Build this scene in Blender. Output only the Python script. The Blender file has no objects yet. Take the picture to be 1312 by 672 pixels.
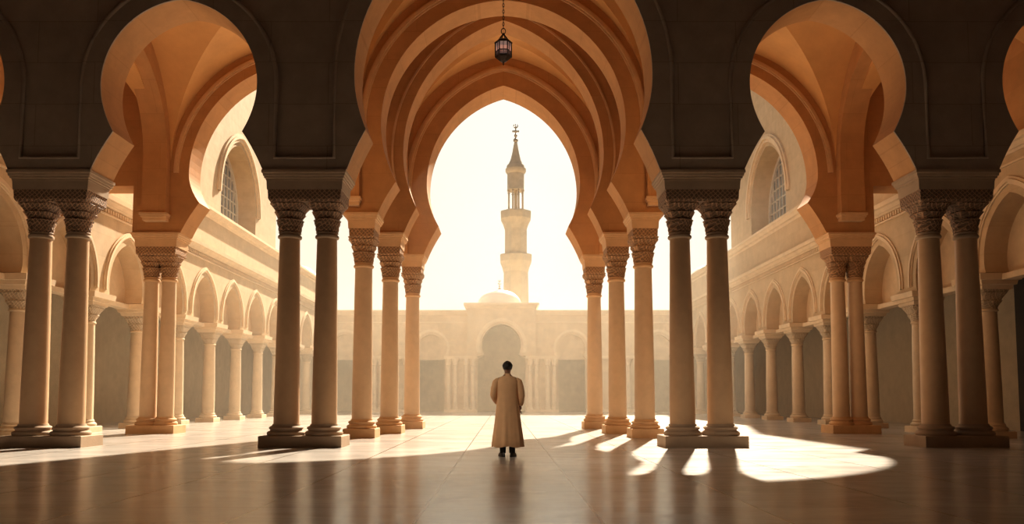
import bpy, bmesh, math, random
from mathutils import Vector, Matrix, noise
from mathutils.geometry import tessellate_polygon

random.seed(7)
PI = math.pi
C = bpy.context.scene.collection
scene = bpy.context.scene

# ------------------------------------------------------------------ materials
def new_mat(name):
    m = bpy.data.materials.new(name)
    m.use_nodes = True
    nt = m.node_tree
    for n in list(nt.nodes):
        nt.nodes.remove(n)
    out = nt.nodes.new('ShaderNodeOutputMaterial')
    b = nt.nodes.new('ShaderNodeBsdfPrincipled')
    nt.links.new(b.outputs[0], out.inputs[0])
    return m, nt, b

def mul(c, k):
    return (c[0]*k, c[1]*k, c[2]*k, 1)

def stone(name, col, axis=None, bw=1.5, bh=0.62, joint=0.82, rough=0.75, var=0.12, bump=0.25, scale=2.2):
    """sawn warm stone; axis 'x'/'y' lays faint block courses on walls facing that axis"""
    m, nt, b = new_mat(name)
    N, L = nt.nodes, nt.links
    tc = N.new('ShaderNodeTexCoord')
    n1 = N.new('ShaderNodeTexNoise'); n1.inputs['Scale'].default_value = scale
    n1.inputs['Detail'].default_value = 6; n1.inputs['Roughness'].default_value = 0.62
    L.new(tc.outputs['Object'], n1.inputs['Vector'])
    r = N.new('ShaderNodeValToRGB')
    r.color_ramp.elements[0].position = 0.3; r.color_ramp.elements[1].position = 0.72
    r.color_ramp.elements[0].color = mul(col, 1-var); r.color_ramp.elements[1].color = mul(col, 1+var*0.7)
    L.new(n1.outputs['Fac'], r.inputs['Fac'])
    colout = r.outputs['Color']
    n2 = N.new('ShaderNodeTexNoise'); n2.inputs['Scale'].default_value = 26
    n2.inputs['Detail'].default_value = 4
    L.new(tc.outputs['Object'], n2.inputs['Vector'])
    bp = N.new('ShaderNodeBump'); bp.inputs['Strength'].default_value = bump; bp.inputs['Distance'].default_value = 0.012
    L.new(n2.outputs['Fac'], bp.inputs['Height'])
    if axis:
        sp = N.new('ShaderNodeSeparateXYZ'); L.new(tc.outputs['Object'], sp.inputs[0])
        cb = N.new('ShaderNodeCombineXYZ')
        L.new(sp.outputs['X' if axis == 'y' else 'Y'], cb.inputs[0]); L.new(sp.outputs['Z'], cb.inputs[1])
        br = N.new('ShaderNodeTexBrick')
        br.inputs['Scale'].default_value = 1.0
        br.inputs['Brick Width'].default_value = bw; br.inputs['Row Height'].default_value = bh
        br.inputs['Mortar Size'].default_value = 0.012; br.inputs['Mortar Smooth'].default_value = 0.5
        br.inputs['Color1'].default_value = (1, 1, 1, 1); br.inputs['Color2'].default_value = (0.93, 0.92, 0.9, 1)
        br.inputs['Mortar'].default_value = (joint, joint*0.97, joint*0.93, 1)
        L.new(cb.outputs[0], br.inputs['Vector'])
        mx = N.new('ShaderNodeMix'); mx.data_type = 'RGBA'; mx.blend_type = 'MULTIPLY'
        mx.inputs[0].default_value = 1
        L.new(colout, mx.inputs[6]); L.new(br.outputs['Color'], mx.inputs[7])
        colout = mx.outputs[2]
    L.new(colout, b.inputs['Base Color'])
    L.new(bp.outputs[0], b.inputs['Normal'])
    b.inputs['Roughness'].default_value = rough
    b.inputs['Specular IOR Level'].default_value = 0.3
    return m

def carved(name, col, dark=0.42, f=30.0):
    """interlaced carved relief: two families of undulating ridges crossing"""
    m, nt, b = new_mat(name)
    N, L = nt.nodes, nt.links
    tc = N.new('ShaderNodeTexCoord')
    n1 = N.new('ShaderNodeTexNoise'); n1.inputs['Scale'].default_value = 5; n1.inputs['Detail'].default_value = 1
    L.new(tc.outputs['Object'], n1.inputs['Vector'])
    sp = N.new('ShaderNodeSeparateXYZ'); L.new(tc.outputs['Object'], sp.inputs[0])
    def mth(op, a, bb=None):
        n = N.new('ShaderNodeMath'); n.operation = op
        for i, v in enumerate((a, bb)):
            if v is None: continue
            if isinstance(v, (int, float)): n.inputs[i].default_value = v
            else: L.new(v, n.inputs[i])
        return n.outputs[0]
    u = mth('ADD', sp.outputs['X'], sp.outputs['Y'])
    wob = mth('MULTIPLY', mth('SUBTRACT', n1.outputs['Fac'], 0.5), 0.12)
    z = mth('ADD', sp.outputs['Z'], wob)
    a = mth('ABSOLUTE', mth('SINE', mth('MULTIPLY', mth('ADD', u, z), f)))
    c = mth('ABSOLUTE', mth('SINE', mth('MULTIPLY', mth('SUBTRACT', u, z), f)))
    g = mth('MINIMUM', a, c)
    r = N.new('ShaderNodeValToRGB')
    r.color_ramp.elements[0].position = 0.05; r.color_ramp.elements[1].position = 0.55
    r.color_ramp.elements[0].color = mul(col, 1.0); r.color_ramp.elements[1].color = mul(col, dark)  # hollows darker than ridges: shade of the relief put into the colour
    L.new(g, r.inputs['Fac'])
    bp = N.new('ShaderNodeBump'); bp.inputs['Strength'].default_value = 0.9; bp.inputs['Distance'].default_value = 0.05
    L.new(r.outputs['Color'], bp.inputs['Height'])
    L.new(r.outputs['Color'], b.inputs['Base Color']); L.new(bp.outputs[0], b.inputs['Normal'])
    b.inputs['Roughness'].default_value = 0.7
    return m

def plain(name, col, rough=0.6, metal=0.0, nscale=30, var=0.15, bump=0.1):
    m, nt, b = new_mat(name)
    N, L = nt.nodes, nt.links
    tc = N.new('ShaderNodeTexCoord')
    n1 = N.new('ShaderNodeTexNoise'); n1.inputs['Scale'].default_value = nscale; n1.inputs['Detail'].default_value = 4
    L.new(tc.outputs['Object'], n1.inputs['Vector'])
    r = N.new('ShaderNodeValToRGB')
    r.color_ramp.elements[0].position = 0.3; r.color_ramp.elements[1].position = 0.7
    r.color_ramp.elements[0].color = mul(col, 1-var); r.color_ramp.elements[1].color = mul(col, 1+var)
    L.new(n1.outputs['Fac'], r.inputs['Fac']); L.new(r.outputs['Color'], b.inputs['Base Color'])
    bp = N.new('ShaderNodeBump'); bp.inputs['Strength'].default_value = bump; bp.inputs['Distance'].default_value = 0.01
    L.new(n1.outputs['Fac'], bp.inputs['Height']); L.new(bp.outputs[0], b.inputs['Normal'])
    b.inputs['Roughness'].default_value = rough; b.inputs['Metallic'].default_value = metal
    return m

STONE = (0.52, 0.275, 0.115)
CREAM = (0.54, 0.405, 0.26)
M = {}
M['front'] = stone('sandstone_front', (0.40, 0.31, 0.24), 'y', 2.6, 0.95, 0.72)  # darkened stone: part of the backlit wall's shade sits in this colour
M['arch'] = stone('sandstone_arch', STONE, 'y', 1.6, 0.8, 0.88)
M['trim'] = stone('sandstone_trim', (0.66, 0.43, 0.24), None)
M['vault'] = stone('plaster_vault', (0.64, 0.35, 0.135), None, scale=1.1)
M['shaft'] = stone('polished_shaft', (0.67, 0.49, 0.32), None, rough=0.42, var=0.10, bump=0.08)
M['carved'] = carved('carved_stone', (0.62, 0.35, 0.17), 0.42)
M['front_carved'] = carved('front_carved_shaded', (0.50, 0.29, 0.16), 0.34)
M['side'] = stone('cream_side_wall', CREAM, 'x', 1.5, 0.7, 0.90)
M['sidetrim'] = stone('cream_trim', (0.66, 0.52, 0.36), None)
M['sideshaft'] = stone('cream_shaft', (0.64, 0.51, 0.36), None, rough=0.5)
M['sidecarved'] = carved('cream_carved', (0.66, 0.52, 0.36), 0.6)
M['lunette'] = stone('lunette_plaster', (0.62, 0.47, 0.31), None)
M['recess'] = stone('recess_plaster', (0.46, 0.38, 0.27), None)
M['front_trim'] = stone('front_trim_shaded', (0.44, 0.32, 0.22), None)  # darker copy of the trim, front shade put into its colour
M['front_shaft'] = stone('front_shaft_shaded', (0.56, 0.37, 0.22), None, rough=0.42, var=0.10, bump=0.08)
M['dim'] = stone('plaster_in_shade', (0.05, 0.04, 0.032), None)  # near-black colour stands in for the shade at the gallery ends
M['minaret'] = stone('minaret_stone', (0.56, 0.46, 0.33), None)
M['far'] = stone('far_wall_stone', (0.72, 0.61, 0.46), 'y', 1.4, 0.6, 0.95)
M['fartrim'] = stone('far_trim', (0.80, 0.70, 0.55), None)
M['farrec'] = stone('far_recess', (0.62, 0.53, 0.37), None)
M['dome'] = plain('dome_white', (0.82, 0.78, 0.72), 0.5, nscale=3, var=0.05)
M['iron'] = plain('wrought_iron', (0.045, 0.028, 0.02), 0.45, 0.8)
M['bronze'] = plain('bronze_finial', (0.42, 0.34, 0.25), 0.4, 0.7)
M['robe'] = plain('robe_cloth', (0.80, 0.51, 0.29), 0.85, nscale=7, var=0.05, bump=0.15)
M['skin'] = plain('skin', (0.30, 0.16, 0.10), 0.55, nscale=20, var=0.06)
M['hair'] = plain('hair_black', (0.012, 0.009, 0.008), 0.6, nscale=60, var=0.4, bump=0.8)
M['shoe'] = plain('black_leather', (0.015, 0.012, 0.012), 0.4)
M['trouser'] = plain('black_trouser', (0.02, 0.017, 0.017), 0.85)
M['winframe'] = plain('grey_window_frame', (0.55, 0.50, 0.44), 0.5)

def glass_mat(name, col, alpha, emis=0.0):
    m, nt, b = new_mat(name)
    N, L = nt.nodes, nt.links
    tc = N.new('ShaderNodeTexCoord'); n1 = N.new('ShaderNodeTexNoise'); n1.inputs['Scale'].default_value = 8
    L.new(tc.outputs['Object'], n1.inputs['Vector'])
    r = N.new('ShaderNodeValToRGB'); r.color_ramp.elements[0].color = mul(col, 0.8); r.color_ramp.elements[1].color = mul(col, 1.15)
    L.new(n1.outputs['Fac'], r.inputs['Fac']); L.new(r.outputs['Color'], b.inputs['Base Color'])
    b.inputs['Roughness'].default_value = 0.12
    b.inputs['Transmission Weight'].default_value = alpha
    if emis:
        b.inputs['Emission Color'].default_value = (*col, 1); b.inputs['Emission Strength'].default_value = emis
    return m
M['glass'] = glass_mat('window_glass', (0.20, 0.22, 0.24), 0.1)
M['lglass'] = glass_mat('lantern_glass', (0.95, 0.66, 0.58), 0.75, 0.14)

# polished slab floor
def floor_mat():
    m, nt, b = new_mat('polished_floor')
    N, L = nt.nodes, nt.links
    tc = N.new('ShaderNodeTexCoord')
    sp = N.new('ShaderNodeSeparateXYZ'); L.new(tc.outputs['Object'], sp.inputs[0])
    def mth(op, a, bb=None):
        n = N.new('ShaderNodeMath'); n.operation = op
        for i, v in enumerate((a, bb)):
            if v is None: continue
            if isinstance(v, (int, float)): n.inputs[i].default_value = v
            else: L.new(v, n.inputs[i])
        return n.outputs[0]
    def joint(src, period, off, width):
        f = mth('FRACT', mth('DIVIDE', mth('ADD', src, 1000*period-off), period))
        d = mth('MULTIPLY', mth('MINIMUM', f, mth('SUBTRACT', 1.0, f)), period)
        return mth('LESS_THAN', d, width)
    jx = joint(sp.outputs['X'], 1.63, 0.86, 0.012)
    jy = joint(sp.outputs['Y'], 1.25, 0.3, 0.006)
    n1 = N.new('ShaderNodeTexNoise'); n1.inputs['Scale'].default_value = 0.9; n1.inputs['Detail'].default_value = 8
    n1.inputs['Roughness'].default_value = 0.65; n1.inputs['Distortion'].default_value = 0.8
    mp = N.new('ShaderNodeMapping'); mp.inputs['Scale'].default_value = (0.7, 1.8, 1)
    L.new(tc.outputs['Object'], mp.inputs[0]); L.new(mp.outputs[0], n1.inputs['Vector'])
    r = N.new('ShaderNodeValToRGB'); r.color_ramp.elements[0].position = 0.3; r.color_ramp.elements[1].position = 0.75
    r.color_ramp.elements[0].color = (0.49, 0.45, 0.415, 1); r.color_ramp.elements[1].color = (0.65, 0.605, 0.56, 1)
    L.new(n1.outputs['Fac'], r.inputs['Fac'])
    # slab to slab variation
    br = N.new('ShaderNodeTexBrick'); br.offset = 0; br.inputs['Scale'].default_value = 1
    br.inputs['Brick Width'].default_value = 1.63; br.inputs['Row Height'].default_value = 1.25
    br.inputs['Mortar Size'].default_value = 0.0
    br.inputs['Color1'].default_value = (1, 1, 1, 1); br.inputs['Color2'].default_value = (0.86, 0.85, 0.84, 1)
    ad = N.new('ShaderNodeVectorMath'); ad.operation = 'ADD'; ad.inputs[1].default_value = (-0.86+16.3, -0.3+125, 0)
    L.new(tc.outputs['Object'], ad.inputs[0]); L.new(ad.outputs[0], br.inputs['Vector'])
    mx = N.new('ShaderNodeMix'); mx.data_type = 'RGBA'; mx.blend_type = 'MULTIPLY'; mx.inputs[0].default_value = 1
    L.new(r.outputs['Color'], mx.inputs[6]); L.new(br.outputs['Color'], mx.inputs[7])
    j = mth('MAXIMUM', jx, mth('MULTIPLY', jy, 0.45))
    m2 = N.new('ShaderNodeMix'); m2.data_type = 'RGBA'
    L.new(j, m2.inputs[0]); L.new(mx.outputs[2], m2.inputs[6]); m2.inputs[7].default_value = (0.10, 0.07, 0.05, 1)
    L.new(m2.outputs[2], b.inputs['Base Color'])
    rr = N.new('ShaderNodeMapRange'); rr.inputs['To Min'].default_value = 0.13; rr.inputs['To Max'].default_value = 0.30
    L.new(n1.outputs['Fac'], rr.inputs['Value']); L.new(rr.outputs[0], b.inputs['Roughness'])
    b.inputs['Specular IOR Level'].default_value = 0.75
    n3 = N.new('ShaderNodeTexNoise'); n3.inputs['Scale'].default_value = 5; n3.inputs['Detail'].default_value = 3
    L.new(tc.outputs['Object'], n3.inputs['Vector'])
    bp = N.new('ShaderNodeBump'); bp.inputs['Strength'].default_value = 0.08; bp.inputs['Distance'].default_value = 0.02
    L.new(n3.outputs['Fac'], bp.inputs['Height']); L.new(bp.outputs[0], b.inputs['Normal'])
    return m
M['floor'] = floor_mat()

# ------------------------------------------------------------------ mesh helpers
def obj(name, bm, mat, parent=None, smooth=False, loc=None):
    me = bpy.data.meshes.new(name)
    bmesh.ops.recalc_face_normals(bm, faces=bm.faces[:])
    bm.to_mesh(me); bm.free()
    if smooth:
        for p in me.polygons: p.use_smooth = True
        if smooth is not True:
            me.set_sharp_from_angle(angle=math.radians(smooth))
    me.materials.append(mat)
    o = bpy.data.objects.new(name, me); C.objects.link(o)
    if parent: o.parent = parent
    if loc: o.location = loc
    return o

def struct(name, bm, mat, parent=None, smooth=False):
    o = obj(name, bm, mat, parent, smooth)
    if not parent: o['kind'] = 'structure'
    return o

def tag(o, label, cat, group=None):
    o['label'] = label; o['category'] = cat; o['kind'] = 'thing'
    if group: o['group'] = group
    return o

def thing(name, label, cat, loc=(0, 0, 0), group=None, rz=0):
    o = bpy.data.objects.new(name, None); C.objects.link(o)
    o.location = loc; o.rotation_euler = (0, 0, rz)
    o.empty_display_size = 0.2
    return tag(o, label, cat, group)

def dup(root, loc, label, group=None, rz=0):
    r = root.copy(); C.objects.link(r); r.location = loc; r.rotation_euler = (0, 0, rz)
    r['label'] = label
    if group: r['group'] = group
    for ch in list(root.children):
        c = ch.copy(); C.objects.link(c); c.parent = r
        for g in list(ch.children):
            d = g.copy(); C.objects.link(d); d.parent = c
    return r

def box(bm, x0, x1, y0, y1, z0, z1):
    v = [bm.verts.new(p) for p in ((x0,y0,z0),(x1,y0,z0),(x1,y1,z0),(x0,y1,z0),(x0,y0,z1),(x1,y0,z1),(x1,y1,z1),(x0,y1,z1))]
    for f in ((0,3,2,1),(4,5,6,7),(0,1,5,4),(1,2,6,5),(2,3,7,6),(3,0,4,7)):
        bm.faces.new([v[i] for i in f])
    return bm

def nb(): return bmesh.new()

def loft(bm, rings, cap=True, closed=True):
    R = [[bm.verts.new(p) for p in r] for r in rings]
    n = len(R[0])
    for a, b in zip(R, R[1:]):
        for i in range(n if closed else n-1):
            j = (i+1) % n
            bm.faces.new((a[i], a[j], b[j], b[i]))
    if cap:
        if len(R[0]) > 2:
            bm.faces.new(R[0][::-1]); bm.faces.new(R[-1])
    return bm

def lathe(bm, prof, n=32, cx=0, cy=0, phase=0.0):
    rings = [[(cx+r*math.cos(2*PI*i/n+phase), cy+r*math.sin(2*PI*i/n+phase), z) for i in range(n)] for r, z in prof]
    return loft(bm, rings)

def rect_loft(bm, prof, cx=0, cy=0):
    """prof: (z, half x, half y) rings"""
    rings = [[(cx-hx, cy-hy, z), (cx+hx, cy-hy, z), (cx+hx, cy+hy, z), (cx-hx, cy+hy, z)] for z, hx, hy in prof]
    return loft(bm, rings)

def extr(bm, outer, holes, d0, d1, axis='y'):
    """extrude a polygon drawn in (u, z): axis 'y' = wall in the xz plane from y=d0 to d1, axis 'x' = wall in the yz plane"""
    loops = [outer]+list(holes)
    P = (lambda u, z, d: (u, d, z)) if axis == 'y' else (lambda u, z, d: (d, u, z))
    flat = [p for l in loops for p in l]
    tris = tessellate_polygon([[Vector((p[0], p[1], 0)) for p in l] for l in loops])
    A = [bm.verts.new(P(u, z, d0)) for u, z in flat]
    B = [bm.verts.new(P(u, z, d1)) for u, z in flat]
    for t in tris:
        try:
            bm.faces.new([A[i] for i in t]); bm.faces.new([B[i] for i in t][::-1])
        except ValueError: pass
    k = 0
    for l in loops:
        n = len(l)
        for i in range(n):
            j = (i+1) % n
            bm.faces.new((A[k+i], A[k+j], B[k+j], B[k+i]))
        k += n
    return bm

def tube(bm, pts, r, n=8, closed=False):
    pts = [Vector(p) for p in pts]
    rings = []
    m = len(pts)
    for i, p in enumerate(pts):
        a = pts[(i-1) % m] if (closed or i > 0) else p
        b = pts[(i+1) % m] if (closed or i < m-1) else p
        t = (b-a).normalized()
        up = Vector((0, 0, 1)) if abs(t.z) < 0.9 else Vector((0, 1, 0))
        s = t.cross(up).normalized(); u = s.cross(t)
        rr = r[i] if isinstance(r, (list, tuple)) else r
        rings.append([p+rr*(math.cos(2*PI*k/n)*s+math.sin(2*PI*k/n)*u) for k in range(n)])
    if closed: rings.append(rings[0])
    if closed:
        V = [[bm.verts.new(q) for q in ring] for ring in rings[:-1]]
        for i in range(m):
            a, b = V[i], V[(i+1) % m]
            for k in range(n):
                l = (k+1) % n
                bm.faces.new((a[k], a[l], b[l], b[k]))
    else:
        loft(bm, rings)
    return bm

def ball(bm, c, r, sx=1, sy=1, sz=1, seg=16, rot=None):
    mat = Matrix.Translation(c) @ (rot or Matrix.Identity(4)) @ Matrix.Diagonal((r*sx, r*sy, r*sz, 1))
    bmesh.ops.create_uvsphere(bm, u_segments=seg, v_segments=max(6, seg//2), radius=1, matrix=mat)
    return bm

# ------------------------------------------------------------------ horseshoe arches
def arch_half(w, zw, R, zc=None, fw=None, fz=None, drop=None, off=0.0, n=22):
    """right half of a pointed horseshoe arch, from the foot up to the apex, as (u, z) about its centre line"""
    pts = []
    Ro = R+off
    cx = w-R
    a1 = math.acos(max(-1, min(1, -cx/Ro)))
    if zc is not None:
        if drop is None: drop = R-math.sqrt(R*R-(zw-zc)**2)
        xc = w-drop
        if fw is not None:
            for i in range(8):
                t = i/8
                # hollow console from the vertical foot out to the sharp cusp
                u = fw+(xc-fw)*(0.25*t*t+0.75*t)
                pts.append((u, fz+(zc-fz)*t))
        for i in range(9):
            t = 1-i/9
            pts.append((w-drop*t*t+off, zw-(zw-zc)*t))
    for i in range(n+1):
        a = a1*i/n
        pts.append((cx+Ro*math.cos(a), zw+Ro*math.sin(a)))
    return pts

def arch_full(c, *a, **k):
    """left foot -> apex -> right foot"""
    h = arch_half(*a, **k)
    return [(c-u, z) for u, z in h]+[(c+u, z) for u, z in h[-2::-1]]

def ring_band(bm, c, w, zw, R, d0, d1, y0, y1, zlow, axis='y'):
    """a moulded band that follows the arch between two offsets, down to zlow"""
    zc = max(zlow, zw-0.85*R)
    def path(off):
        Ro = R+off; cx = w-R
        a0 = -math.asin(min(0.95, (zw-zc)/Ro)); a1 = math.acos(max(-1, min(1, -cx/Ro)))
        h = [(cx+Ro*math.cos(a0+(a1-a0)*i/26), zw+Ro*math.sin(a0+(a1-a0)*i/26)) for i in range(27)]
        return [(c-u, z) for u, z in h]+[(c+u, z) for u, z in h[-2::-1]]
    o, i = path(d1), path(d0)
    return extr(bm, o+i[::-1], [], y0, y1, axis)

def hood_band(bm, c, args, d0, d1, y0, y1, zmin=6.13):
    h = [p for p in arch_half(*args) if p[1] >= zmin]
    def off(d):
        out = []
        for i, (u, z) in enumerate(h):
            a = h[max(0, i-1)]; b = h[min(len(h)-1, i+1)]
            tx, tz = b[0]-a[0], b[1]-a[1]
            l = math.hypot(tx, tz) or 1
            nx, nz = tz/l, -tx/l
            if i == len(h)-1: nx, nz = 0, 1
            out.append((max(0.0, u+nx*d), max(zmin, z+nz*d)))
        out = [p for i, p in enumerate(out) if i == 0 or p[1] > out[i-1][1]+1e-4 or i == len(out)-1]
        return [(c-u, z) for u, z in out]+[(c+u, z) for u, z in out[-2::-1]]
    return extr(bm, off(d1)+off(d0)[::-1], [], y0, y1)

Z6 = 6.10        # top of every big impost
TOP = 14.4       # roof slab underside of the gallery
YA0, YA1 = 16.95, 17.92
A_MAIN = dict(w=3.32, zw=8.3, R=3.9, zc=7.02, fw=3.46, fz=Z6, drop=0.27)
A_SIDE = dict(w=1.74, zw=8.06, R=1.95, zc=6.97, fw=1.90, fz=Z6, drop=0.31)
PIER = 4.40; PIER2 = 10.02; SC = 7.22; SC2 = 12.84

# front wall: one polygon whose lower edge runs through the five arches
low = [(-17.3, 0), (-14.74, 0)]
for c, A in ((-SC2, A_SIDE), (-SC, A_SIDE), (0, A_MAIN), (SC, A_SIDE), (SC2, A_SIDE)):
    low += arch_full(c, **A)
low += [(14.74, 0), (17.3, 0), (17.3, TOP), (-17.3, TOP)]
wfo = struct('wall_front', extr(nb(), low, [], YA0, YA1), M['front'])
wfo.data.materials.append(M['arch'])  # brighter orange stone on the soffits stands in for warm bounced light
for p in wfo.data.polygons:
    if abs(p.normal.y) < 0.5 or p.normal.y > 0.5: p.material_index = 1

# proud plate of the front wall with a sunk panel over every pier
def panel(p, cl, Al, cr, Ar):
    """outline of the sunk panel over the pier at p between arch cl on its left and cr on its right"""
    off = 0.43; zt = 11.6
    L_, R_ = [], []
    for c, A, sgn, out in ((cl, Al, 1, L_), (cr, Ar, -1, R_)):
        Ro = A['R']+off; cx = A['w']-A['R']
        out.append((c+sgn*(cx+Ro), 6.37)); 
        for i in range(0, 23):
            z = A['zw']+(zt-A['zw'])*i/22
            s = z-A['zw']
            if s >= Ro*0.985: break
            u = cx+math.sqrt(Ro*Ro-s*s)
            if u < 0.12: break
            out.append((c+sgn*u, z))
    return L_, R_
plate_out = [(-14.8, 6.11)]
for c, A in ((-SC2, A_SIDE), (-SC, A_SIDE), (0, A_MAIN), (SC, A_SIDE), (SC2, A_SIDE)):
    plate_out += [(u, max(z, 6.11)) for u, z in arch_full(c, **A)]
plate_out += [(14.8, 6.11), (14.8, 13.2), (-14.8, 13.2)]
pans = []
for p, cl, Al, cr, Ar in ((-PIER2, -SC2, A_SIDE, -SC, A_SIDE), (-PIER, -SC, A_SIDE, 0, A_MAIN),
                          (PIER, 0, A_MAIN, SC, A_SIDE), (PIER2, SC, A_SIDE, SC2, A_SIDE)):
    l, r = panel(p, cl, Al, cr, Ar)
    pans.append(r+l[::-1])
YP = YA0-0.04
struct('trim_1', extr(nb(), plate_out, pans, YP, YA0+0.002), M['front'])
for k, pn in enumerate(pans):
    bm = tube(nb(), [(u, YP+0.01, z) for u, z in pn], 0.05, 8, True)
    struct('trim_%d' % (k+2), bm, M['front'], smooth=True)

# ------------------------------------------------------------------ portico arches B, C, D along the nave
def nave_arch(label, y0, y1, w, zw, R, zc, fw, outer, top, hood, mat, zend=7.6):
    lo = [(-outer, Z6)]+arch_full(0, w, zw, R, zc, fw, Z6, 0.42)+[(outer, Z6), (outer, top), (-outer, top)]
    o = obj('horseshoe_arch', extr(nb(), lo, [], y0, y1), mat)
    tag(o, label, 'arch', 'nave arches')
    bm = nb()
    for d0, d1, pr in hood:
        hood_band(bm, 0, (w, zw, R, zc, fw, Z6, 0.42), d0, d1, y0-pr, y0+0.01, zend)
    h = obj('hood_moulding', bm, M['trim'], o)
    return o
HOOD = ((0.40, 0.58, 0.05), (0.45, 0.53, 0.09))
nave_arch('wide horseshoe arch just behind the front wall, its crown cut by the frame edge', 20.95, 21.85, 3.36, 8.6, 3.5, 6.97, 3.42, 4.42, TOP, HOOD, M['arch'], 8.3)
nave_arch('middle horseshoe arch of the nave, directly behind the hanging lantern', 23.50, 24.40, 3.08, 8.6, 4.4, 6.88, 3.03, 3.97, TOP, ((0.30, 0.36, 0.04),), M['arch'])
nave_arch('innermost pointed horseshoe arch framing the minaret and bright sky', 27.05, 28.35, 2.70, 8.6, 3.7, 7.09, 2.79, 3.75, TOP, ((0.52, 0.74, 0.05), (0.58, 0.66, 0.09)), M['arch'])

# rear wall of the side bays
for s, nm in ((-1, 'wall_rear_left'), (1, 'wall_rear_right')):
    ar = arch_full(-6.9, 2.74, 7.95, 3.46, 7.03, 2.95, Z6, 0.34)
    lo = [(-12.85, 7.55), (-11.32, 7.55), (-11.32, Z6)]+ar+[(-3.97, Z6), (-3.97, TOP), (-12.85, TOP)]
    if s > 0: lo = [(-u, z) for u, z in lo][::-1]
    struct(nm, extr(nb(), lo, [], 23.5, 24.4), M['arch'])
    bm = nb()
    for d0, d1, pr in ((0.30, 0.46, 0.05), (0.34, 0.42, 0.08)):
        hood_band(bm, s*6.9, (2.74, 7.95, 3.46, 7.03, 2.95, Z6, 0.34), d0, d1, 23.5-pr, 23.51, 7.9)
    struct('trim_%d' % (6 if s < 0 else 7), bm, M['trim'])

# cross vaults
def cross_vault(name, x0, x1, y0, y1, zs, za, n=36):
    """groin vault: two pointed barrels crossing"""
    def parc(t):
        t = min(1.0, abs(t))
        R = (1+1.15*1.15)/2
        return math.sqrt(max(0.0, R*R-(t+R*0+(R-1)*-1+2*(R-1))**2))/1.15
    hx, hy = (x1-x0)/2, (y1-y0)/2
    rise = za-zs
    bm = nb()
    V = []
    for i in range(n+1):
        row = []
        for j in range(n+1):
            a, b = 2*i/n-1, 2*j/n-1
            z = zs+rise*max(parc(a), parc(b))
            row.append(bm.verts.new((x0+(x1-x0)*i/n, y0+(y1-y0)*j/n, z)))
        V.append(row)
    for i in range(n):
        for j in range(n):
            q = (V[i][j], V[i+1][j], V[i+1][j+1], V[i][j+1])
            if i == j:
                bm.faces.new((q[0], q[1], q[2])); bm.faces.new((q[0], q[2], q[3]))
            elif i+j == n-1:
                bm.faces.new((q[0], q[1], q[3])); bm.faces.new((q[1], q[2], q[3]))
            else: bm.faces.new(q)
    bmesh.ops.recalc_face_normals(bm, faces=bm.faces[:])
    if bm.faces[:][0].normal.z > 0: bmesh.ops.reverse_faces(bm, faces=bm.faces[:])
    g = bmesh.ops.extrude_face_region(bm, geom=bm.faces[:])
    for v in [e for e in g['geom'] if isinstance(e, bmesh.types.BMVert)]: v.co.z += 0.12
    return struct(name, bm, M['vault'], smooth=30)
cross_vault('ceiling_nave_front', -4.0, 4.0, 17.9, 20.97, 8.9, 13.1)
cross_vault('ceiling_nave_middle', -4.0, 4.0, 21.83, 23.52, 9.2, 13.3)
cross_vault('ceiling_nave_rear', -3.7, 3.7, 24.38, 27.07, 9.0, 13.2)
for s, nm in ((-1, 'left'), (1, 'right')):
    a, b = sorted((s*4.0, s*10.25))
    cross_vault('ceiling_bay_'+nm, a, b, 17.9, 23.52, 8.0, 11.9)
    a, b = sorted((s*10.6, s*12.9))
    cross_vault('ceiling_aisle_'+nm, a, b, 17.9, 23.52, 8.0, 11.0)
    a, b = sorted((s*12.8, s*22))
    struct('ceiling_outer_'+nm, box(nb(), a, b, 17.9, 24.4, 11.0, 11.2), M['vault'])
struct('ceiling_roof', box(nb(), -22, 22, 17.0, 24.4, TOP, TOP+0.4), M['arch'])
struct('ceiling_porch', box(nb(), -3.75, 3.75, 24.4, 28.35, 13.6, TOP+0.4), M['arch'])
for s in (-1, 1):
    a, b = sorted((s*3.35, s*3.75))
    hz = 5.0
    # porch flank walls over the columns: solid only above the imposts, arched underneath
    ar = [(25.72+u, z) for u, z in arch_full(0, 1.2, 7.3, 1.4, None, None, None)]
    lo = [(24.4, Z6), (24.5, Z6)]+[(24.52, 7.3)]+ar[0:]+[(26.92, 7.3), (26.95, Z6), (27.05, Z6), (27.05, 13.7), (24.4, 13.7)]
    struct('trim_%d' % (8 if s < 0 else 9), extr(nb(), lo, [], a, b, 'x'), M['arch'])

# transverse rib arches running back to front between the bays, each on a moulded corbel
tn = [10]
def rib(xc, hw, y0, y1, zf, zs, proj, mat):
    half = (y1-y0)/2; cy = (y0+y1)/2
    w = half-proj; R = w*1.12
    inner = arch_half(w, zs, R)
    inner = [(w, zf)]+inner
    lo = [(cy-u, z) for u, z in inner]+[(cy+u, z) for u, z in inner[-2::-1]]
    apex = max(z for u, z in inner)
    lo = [(y0, zf)]+lo+[(y1, zf), (y1, apex+0.9), (y0, apex+0.9)]
    bm = extr(nb(), lo, [], xc-hw, xc+hw, 'x')
    struct('trim_%d' % tn[0], bm, mat); tn[0] += 1
    # corbels
    for ye, s in ((y0, 1), (y1, -1)):
        bm = nb()
        for z0, z1, e, d in ((zf-0.07, zf, 0.05, 0.06), (zf-0.13, zf-0.07, 0.02, 0.02), (zf-0.22, zf-0.13, -0.01, -0.04)):
            ya, yb = sorted((ye, ye+s*(proj+d)))
            box(bm, xc-hw-e, xc+hw+e, ya, yb, z0, z1)
        struct('trim_%d' % tn[0], bm, M['trim']); tn[0] += 1
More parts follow.
